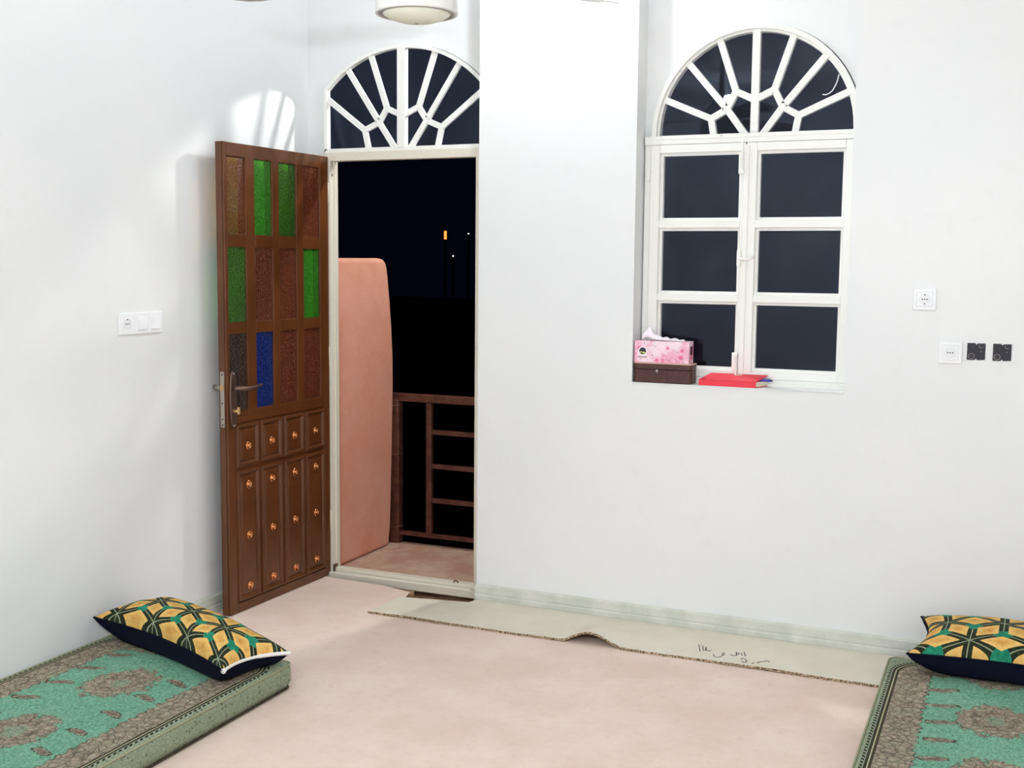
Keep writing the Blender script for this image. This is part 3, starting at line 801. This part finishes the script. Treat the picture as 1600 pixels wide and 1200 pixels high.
def plate_left(cy, cz, kind, label):
    root = empty('light_switch' if kind == 'switch' else 'wall_socket', (0, cy, cz)); s_ = .0388; h_ = .0404
    g = MB(); g.box(0, .008, cy - s_, cy + s_, cz - h_, cz + h_); g.build('cover_plate', PLASTIC, root, bevel=.002)
    if kind == 'switch':
        g = MB(); i_ = .024; g.bm.free(); g.bm = bmesh.new()
        vs = [g.bm.verts.new(p) for p in ((.008, cy - i_, cz - i_), (.008, cy + i_, cz - i_), (.008, cy + i_, cz + i_), (.008, cy - i_, cz + i_), (.014, cy - i_, cz - i_), (.014, cy + i_, cz - i_), (.0095, cy + i_, cz + i_), (.0095, cy - i_, cz + i_))]
        for f in ((0, 1, 2, 3), (4, 5, 6, 7), (0, 1, 5, 4), (1, 2, 6, 5), (2, 3, 7, 6), (3, 0, 4, 7)): g.bm.faces.new([vs[k] for k in f])
        g.build('rocker', PLASTIC, root, bevel=.001)
    else:
        g = MB(); g.lathe([(.0215, .008), (.021, .0098), (.019, .0098), (.0185, .0086), (0, .0086)], (0, cy, cz), 'x', 36); w_ = g.build('socket_well', PLASTIC_IN, root)
        for dy, dz in ((-.0085, 0), (0, 0), (.0085, 0), (0, .0165)):
            g = MB(); g.lathe([(.0026, .0088), (.0024, .0093), (0, .0093)], (0, cy + dy, cz + dz), 'x', 12); g.build('pin_hole', HOLE, w_)
    tag(root, label, 'switch' if kind == 'switch' else 'socket'); return root
for k, (kd, lb) in enumerate((('socket', 'white wall socket at the near end of the row on the left wall'), ('switch', 'white rocker switch in the middle of the row on the left wall'), ('switch', 'white rocker switch at the door end of the row on the left wall'))):
    plate_left(-1.2544 + .0394 + .0787 * k, 1.2589, kd, lb)

# ------------------------------------------------------------ things on the sill
SZ = SILL + .0042
root = empty('wooden_box', (1.766, -.045, SZ))
g = MB(); bx0, bx1, by0, by1 = 1.643, 1.889, -.094, -.012
def rr(x0, x1, y0, y1, r, n=6):
    P = []
    for (cx, cy, a0) in ((x1 - r, y1 - r, 0), (x0 + r, y1 - r, PI / 2), (x0 + r, y0 + r, PI), (x1 - r, y0 + r, 1.5 * PI)):
        for k in range(n + 1): a = a0 + PI / 2 * k / n; P.append((cx + r * math.cos(a), cy + r * math.sin(a)))
    return P
g.prism(rr(bx0, bx1, by0, by1, .016), SZ, SZ + .055, 'xy'); g.build('box_body', BOXWOOD, root, bevel=.003)
g = MB(); g.prism(rr(bx0 - .001, bx1 + .001, by0 - .001, by1 + .001, .016), SZ + .0565, SZ + .078, 'xy'); lid = g.build('lid', BOXWOOD, root, bevel=.001)
g = MB(); g.prism(rr(bx0 + .001, bx1 + .003, by0 - .002, by1, .016), SZ + .078, SZ + .0815, 'xy'); g.build('lid_top', LIDTOP, lid)
g = MB(); g.lathe([(0, -.005), (.004, -.005), (.006, -.003), (.0065, 0)], (1.745, by0, SZ + .050), 'y', 16); g.tube([(1.745, by0 - .005, SZ + .050), (1.749, by0 - .008, SZ + .040)], .0012, 6)
g.build('clasp', STEEL, root, smooth=True)
tag(root, 'dark brown wooden casket on the window sill, under the tissue box', 'box')
TZ = SZ + .082
root = empty('tissue_box', (1.757, -.05, TZ)); tx0, tx1, ty0, ty1, th = 1.645, 1.874, -.084, -.016, .088
g = MB(); g.box(tx0, tx1, ty0, ty1, TZ, TZ + th); g.build('carton', TBOX, root, bevel=.001)
lx, lz = 1.680, TZ + .045
g = MB(); g.lathe([(.019, 0), (.019, -.0008), (0, -.0008)], (lx, ty0, lz), 'y', 36); lg = g.build('logo_disc', WHITEINK, root)
g = MB(); g.lathe([(.0145, -.0008), (.0145, -.0014), (0, -.0014)], (lx, ty0, lz + .001), 'y', 36); g.build('logo_sky', NAVYINK, lg)
g = MB(); g.prism([(lx - .014, lz - .003), (lx - .007, lz + .000), (lx - .001, lz - .003), (lx + .006, lz - .001), (lx + .014, lz - .006), (lx + .010, lz - .0105), (lx, lz - .0135), (lx - .009, lz - .011)], ty0 - .0020, ty0 - .0013); g.build('logo_hills', OLIVEINK, lg)
g = MB(); g.prism([(lx - .012, lz - .007), (lx - .004, lz - .005), (lx + .004, lz - .009), (lx + .009, lz - .009), (lx + .002, lz - .012), (lx - .006, lz - .0105)], ty0 - .0024, ty0 - .0018); g.build('logo_shade', NAVYINK, lg)
g = MB(); x_ = lx - .021
while x_ < lx + .019: w_ = random.uniform(.0015, .0035); g.box(x_, x_ + w_, ty0 - .0008, ty0, lz - .0245, lz - .0215); x_ += w_ + .0006
g.build('caption_line', MAROONINK, lg)
g = MB(); g.box(tx1, tx1 + .0008, ty0 + .018, ty1 - .018, TZ + .035, TZ + .070); g.build('end_print', MAROONINK, root)
# crumpled tissue: draped sheet with ridges
bm = bmesh.new(); n, mm_ = 28, 10; G = []
for i in range(n + 1):
    u = i / n; r = []
    for j in range(mm_ + 1):
        v = j / mm_; x = 1.672 + .178 * u
        env = (math.exp(-((u - .10) / .16) ** 2) * .034 + .020 * max(0, 1 - u) ** .8 * min(1, u * 8) + .003)
        z = TZ + th + env * math.sin(PI * min(1, max(0, v * .9 + .05))) ** .7 + .0035 * math.sin(u * 31 + v * 6) * math.sin(PI * v)
        y = -.072 + .040 * v + .005 * math.sin(u * 17)
        r.append(bm.verts.new((x, y, max(z, TZ + th + .0005))))
    G.append(r)
for i in range(n):
    for j in range(mm_): bm.faces.new((G[i][j], G[i + 1][j], G[i + 1][j + 1], G[i][j + 1]))
g = MB(); g.bm.free(); g.bm = bm; o = g.build('tissue', TISSUE, root, smooth=True)
sd = o.modifiers.new('thick', 'SOLIDIFY'); sd.thickness = .0012; sd.offset = 0
tag(root, 'pink blossom-print tissue box with white tissue showing, on top of the brown casket', 'tissue box')

# red book propped on the frame foot (spine toward the room)
root = empty('notebook', (2.03, -.05, SZ)); 
P = {'fl': (1.918, -.0915), 'fr': (2.150, -.1000), 'br': (2.180, -.008), 'bl': (1.948, -.008)}
def hexa(g, pts8):
    v = [g.bm.verts.new(p) for p in pts8]
    for f in ((0, 1, 2, 3), (4, 5, 6, 7), (0, 1, 5, 4), (1, 2, 6, 5), (2, 3, 7, 6), (3, 0, 4, 7)): g.bm.faces.new([v[k] for k in f])
def slab(g, zf0, zf1, zb0, zb1, ins=0):
    fl_, fr_, br_, bl_ = P['fl'], P['fr'], P['br'], P['bl']
    a = [(fl_[0] + ins, fl_[1] + ins, zf0), (fr_[0] - ins, fr_[1] + ins, zf0), (br_[0] - ins, br_[1] - ins, zb0), (bl_[0] + ins, bl_[1] - ins, zb0)]
    c = [(fl_[0] + ins, fl_[1] + ins, zf1), (fr_[0] - ins, fr_[1] + ins, zf1), (br_[0] - ins, br_[1] - ins, zb1), (bl_[0] + ins, bl_[1] - ins, zb1)]
    hexa(g, a + c)
g = MB(); slab(g, SZ, SZ + .002, SZ + .001, SZ + .003); hexa(g, [(1.918, -.0915, SZ), (2.150, -.100, SZ), (2.150, -.097, SZ), (1.918, -.0885, SZ), (1.918, -.0915, SZ + .022), (2.150, -.100, SZ + .022), (2.150, -.097, SZ + .022), (1.918, -.0885, SZ + .022)])
g.build('back_cover', RED, root, bevel=.001)
g = MB(); slab(g, SZ + .022, SZ + .024, SZ + .043, SZ + .045); cv = g.build('front_cover', RED, root, bevel=.001)
g = MB(); slab(g, SZ + .002, SZ + .021, SZ + .003, SZ + .022, .005); g.build('page_block', PAGE, root)
g = MB(); hexa(g, [(2.052, -.030, SZ + .0405), (2.072, -.030, SZ + .0405), (2.080, -.020, SZ + .0425), (2.050, -.020, SZ + .0425), (2.052, -.030, SZ + .0413), (2.072, -.030, SZ + .0413), (2.080, -.020, SZ + .0433), (2.050, -.020, SZ + .0433)])
g.build('cover_mark', PAGE, cv)
tag(root, 'red hardback notebook lying on the window sill with its cover lifted', 'notebook')
root = empty('pen', (2.185, -.045, SZ + .024))
g = MB(); g.tube([(2.120, -.052, SZ + .0262), (2.196, -.042, SZ + .0262)], .0040, 12); g.build('barrel', BLUEP, root, smooth=True)
g = MB(); g.tube([(2.158, -.0475, SZ + .033), (2.175, -.0455, SZ + .0345), (2.192, -.043, SZ + .033), (2.197, -.042, SZ + .0275)], .0015, 6); g.build('clip', BLUEP, root, smooth=True)
g = MB(); g.tube([(2.196, -.042, SZ + .0262), (2.203, -.041, SZ + .0262)], .0032, 12); g.build('end_cap', BLACKP, root, smooth=True)
tag(root, 'blue pen held between the pages of the red notebook', 'pen')

# ------------------------------------------------------------ ceiling fan
fx, fy, fz = 1.5225, -1.747, 2.178
root = empty('ceiling_fan', (fx, fy, CZ))
g = MB(); g.lathe([(.0, CZ), (.075, CZ), (.070, CZ - .05), (.030, CZ - .075), (0, CZ - .075)], (fx, fy, 0), 'z', 32); g.build('canopy', FANW, root, smooth=True)
g = MB(); g.tube([(fx, fy, CZ - .06), (fx, fy, fz + .20)], .013, 14); g.build('downrod', FANW, root, smooth=True)
g = MB(); g.lathe([(0, .21), (.05, .21), (.085, .18), (.108, .14), (.113, .09), (.1135, .012), (.1145, .004), (.1125, 0), (.105, .001)], (fx, fy, fz), 'z', 56); g.build('motor_housing', FANW, root, smooth=True)
g = MB(); g.lathe([(.1075, .006), (.1065, .0005), (.103, -.001), (.094, .000), (.092, .006)], (fx, fy, fz), 'z', 56); g.build('ring', FANG, root, smooth=True)
g = MB(); g.lathe([(.094, .004), (.090, -.002), (.075, -.011), (.050, -.019), (.025, -.023), (0, -.0245)], (fx, fy, fz), 'z', 48); cp = g.build('bottom_cap', FANC, root, smooth=True)
g = MB(); g.lathe([(0, -.027), (.004, -.026), (.005, -.023)], (fx, fy, fz), 'z', 12); g.build('cap_nut', FANG, cp, smooth=True)
for k in range(3):
    a = YAW + math.radians(34 + 120 * k)
    ca, sa = math.cos(a), math.sin(a); bz = fz + .112
    def T(r, s_, z): return (fx + ca * r - sa * s_, fy + sa * r + ca * s_, z)
    g = MB(); hexa(g, [T(.09, -.018, bz - .004), T(.20, -.030, bz - .006), T(.20, .030, bz + .002), T(.09, .018, bz), T(.09, -.018, bz + .002), T(.20, -.030, bz), T(.20, .030, bz + .008), T(.09, .018, bz + .006)])
    br_ = g.build('blade_iron', FANW, root, bevel=.001)
    bm = bmesh.new(); up_, dn = [], []
    for i in range(13):
        r = .17 + .50 * i / 12; w_ = (.052 + .018 * math.sin(PI * i / 12 * .6)) * (1 if i < 11 else (.93 if i == 11 else .72))
        ra, rb = [], []
        for j in range(5):
            s_ = -w_ + 2 * w_ * j / 4; z = bz + .008 + s_ * .20 - .02 * (s_ / .07) ** 2 * .2
            ra.append(bm.verts.new(T(r, s_, z + .0015))); rb.append(bm.verts.new(T(r, s_, z - .0015)))
        up_.append(ra); dn.append(rb)
    for i in range(12):
        for j in range(4):
            bm.faces.new((up_[i][j], up_[i + 1][j], up_[i + 1][j + 1], up_[i][j + 1])); bm.faces.new((dn[i][j], dn[i][j + 1], dn[i + 1][j + 1], dn[i + 1][j]))
        for j in (0, 4): bm.faces.new((up_[i][j], dn[i][j], dn[i + 1][j], up_[i + 1][j]))
    for i in (0, 12):
        for j in range(4): bm.faces.new((up_[i][j], up_[i][j + 1], dn[i][j + 1], dn[i][j]))
    g = MB(); g.bm.free(); g.bm = bm; g.build('blade', FANW, root, smooth=True)
tag(root, 'white ceiling fan whose domed motor cap hangs in at the top edge', 'ceiling fan')

# ------------------------------------------------------------ ceiling lamps
for P_, m_, lab in ((LAMP_A, LAMPG, 'bare white bulb on the ceiling in front of the column'), (LAMP_B, LAMPG2, 'bare white bulb on the ceiling at the back of the room'), (LAMP_D, LAMPG4, 'bare white bulb hanging low on a cord in the rear half of the room')):
    root = empty('ceiling_lamp', (P_[0], P_[1], CZ))
    g = MB(); g.lathe([(0, 0), (.045, 0), (.042, -.018), (.020, -.030)] + ([(.003, -.034), (.003, -(CZ - P_[2]) + .10)] if CZ - P_[2] > .5 else []) + [(.018, -(CZ - P_[2]) + .095), (.018, -(CZ - P_[2]) + .035), (0, -(CZ - P_[2]) + .035)], (P_[0], P_[1], CZ), 'z', 28); g.build('lamp_holder', PLASTIC, root, smooth=True)
    g = MB(); bmesh.ops.create_icosphere(g.bm, subdivisions=3, radius=.04, matrix=Matrix.Translation(P_)); g.build('bulb', m_, root, smooth=True)
    tag(root, lab, 'ceiling lamp')

# ------------------------------------------------------------ balcony and night outside
g = MB(); g.box(-.15, 3.3, YO, .76, -.16, .002); g.box(-.15, .95, .05, YO, -.16, .0015)
tag(g.build('balcony_floor', BALC), 'dusty pinkish balcony floor beyond the door threshold', 'balcony floor', kind='structure')
prof = [(.056, 0.002), (.655, 0.002), (.672, .10), (.684, .30), (.697, .60), (.706, .86), (.704, 1.0), (.692, 1.15), (.672, 1.30), (.652, 1.42), (.640, 1.475), (.624, 1.502), (.600, 1.515), (.560, 1.519), (.056, 1.515)]
g = MB(); g.prism(prof, -.12, .078, 'yz')
o = g.build('parapet_wall', PINKW, bevel=.022, bseg=4)
tag(o, 'salmon pink rendered parapet wall at the side of the balcony', 'parapet wall', kind='structure')
root = empty('balcony_railing', (.2, .735, 0))
g = MB(); g.box(.044, .100, .712, .762, 0.002, .775); g.build('post', RAIL, root, bevel=.004)
for z in (.742, .480, .090):
    g = MB(); g.tube([(.072 + .036 * math.cos(2 * PI * k / 20), .737 + .034 * math.sin(2 * PI * k / 20), z + .004 * math.cos(2 * PI * k / 20)) for k in range(21)], .004, 6, False); g.build('hinge_ring', RAIL, root, smooth=True)
g = MB(); g.box(.050, 3.20, .716, .756, .768, .810); g.build('top_rail', RAIL, root, bevel=.005)
g = MB(); g.box(.100, 3.20, .724, .748, .046, .070); g.build('bottom_rail', RAIL, root, bevel=.003)
for x in (.274, 1.25, 2.2, 3.15):
    g = MB(); g.box(x - .016, x + .016, .722, .750, .046 if x < 3 else .002, .768); g.build('upright', RAIL, root, bevel=.003)
for z in (.613, .432, .249):
    for xa, xb in ((.29, 1.234), (1.266, 2.184), (2.216, 3.134)):
        g = MB(); g.box(xa, xb, .728, .744, z - .013, z + .013); g.build('crossbar', RAIL, root, bevel=.002)
tag(root, 'brown painted steel balcony railing with flat crossbars', 'railing')
root = empty('balcony_lamp', (1.05, YO, 2.72))
g = MB(); g.lathe([(0, 0), (.06, 0), (.06, .02), (.045, .03), (0, .03)], (1.05, YO, 2.72), 'y', 28); g.build('base', PLASTIC, root, smooth=False)
g = MB(); g.tube([(1.05, YO + .02, 2.72), (1.05, .32, 2.86), (1.05, .56, 2.94), (1.05, .67, 2.92), (1.05, .70, 2.85)], .010, 10); g.build('bracket_arm', PLASTIC, root, smooth=True)
g = MB(); bmesh.ops.create_icosphere(g.bm, subdivisions=3, radius=.04, matrix=Matrix.Translation((1.05, .70, 2.80))); g.build('bulb', LAMPG3, root, smooth=True)
tag(root, 'small white lamp on a bracket above the balcony, outside the wall', 'balcony lamp')
tag(MB().box(-90, 60, .9, 160, -4.2, -4).build('ground', SOIL), 'dark open ground below the balcony at night', 'ground', kind='structure')
for (x, y, z, h_, r, m_, lab) in ((-19.42, 40, 2.66, .36, .055, ORANGEL, 'distant orange upright lamp seen through the doorway'), (-18.33, 40, 2.72, .05, .030, WHITEL, 'distant white lamp level with the orange one'), (-19.05, 40, 1.777, .06, .032, WHITEL, 'distant white lamp below the orange one')):
    root = empty('street_lamp', (x, y, -4))
    g = MB(); g.tube([(x, y, -4), (x, y, z - h_ / 2 - .02)], .05, 8); g.build('pole', SOIL, root)
    g = MB(); g.lathe([(0, -h_ / 2), (r, -h_ / 2 + .01), (r, h_ / 2 - .01), (0, h_ / 2)], (x, y, z), 'z', 12); g.build('lamp_head', m_, root)
    tag(root, lab, 'street lamp', 'distant night lamps')
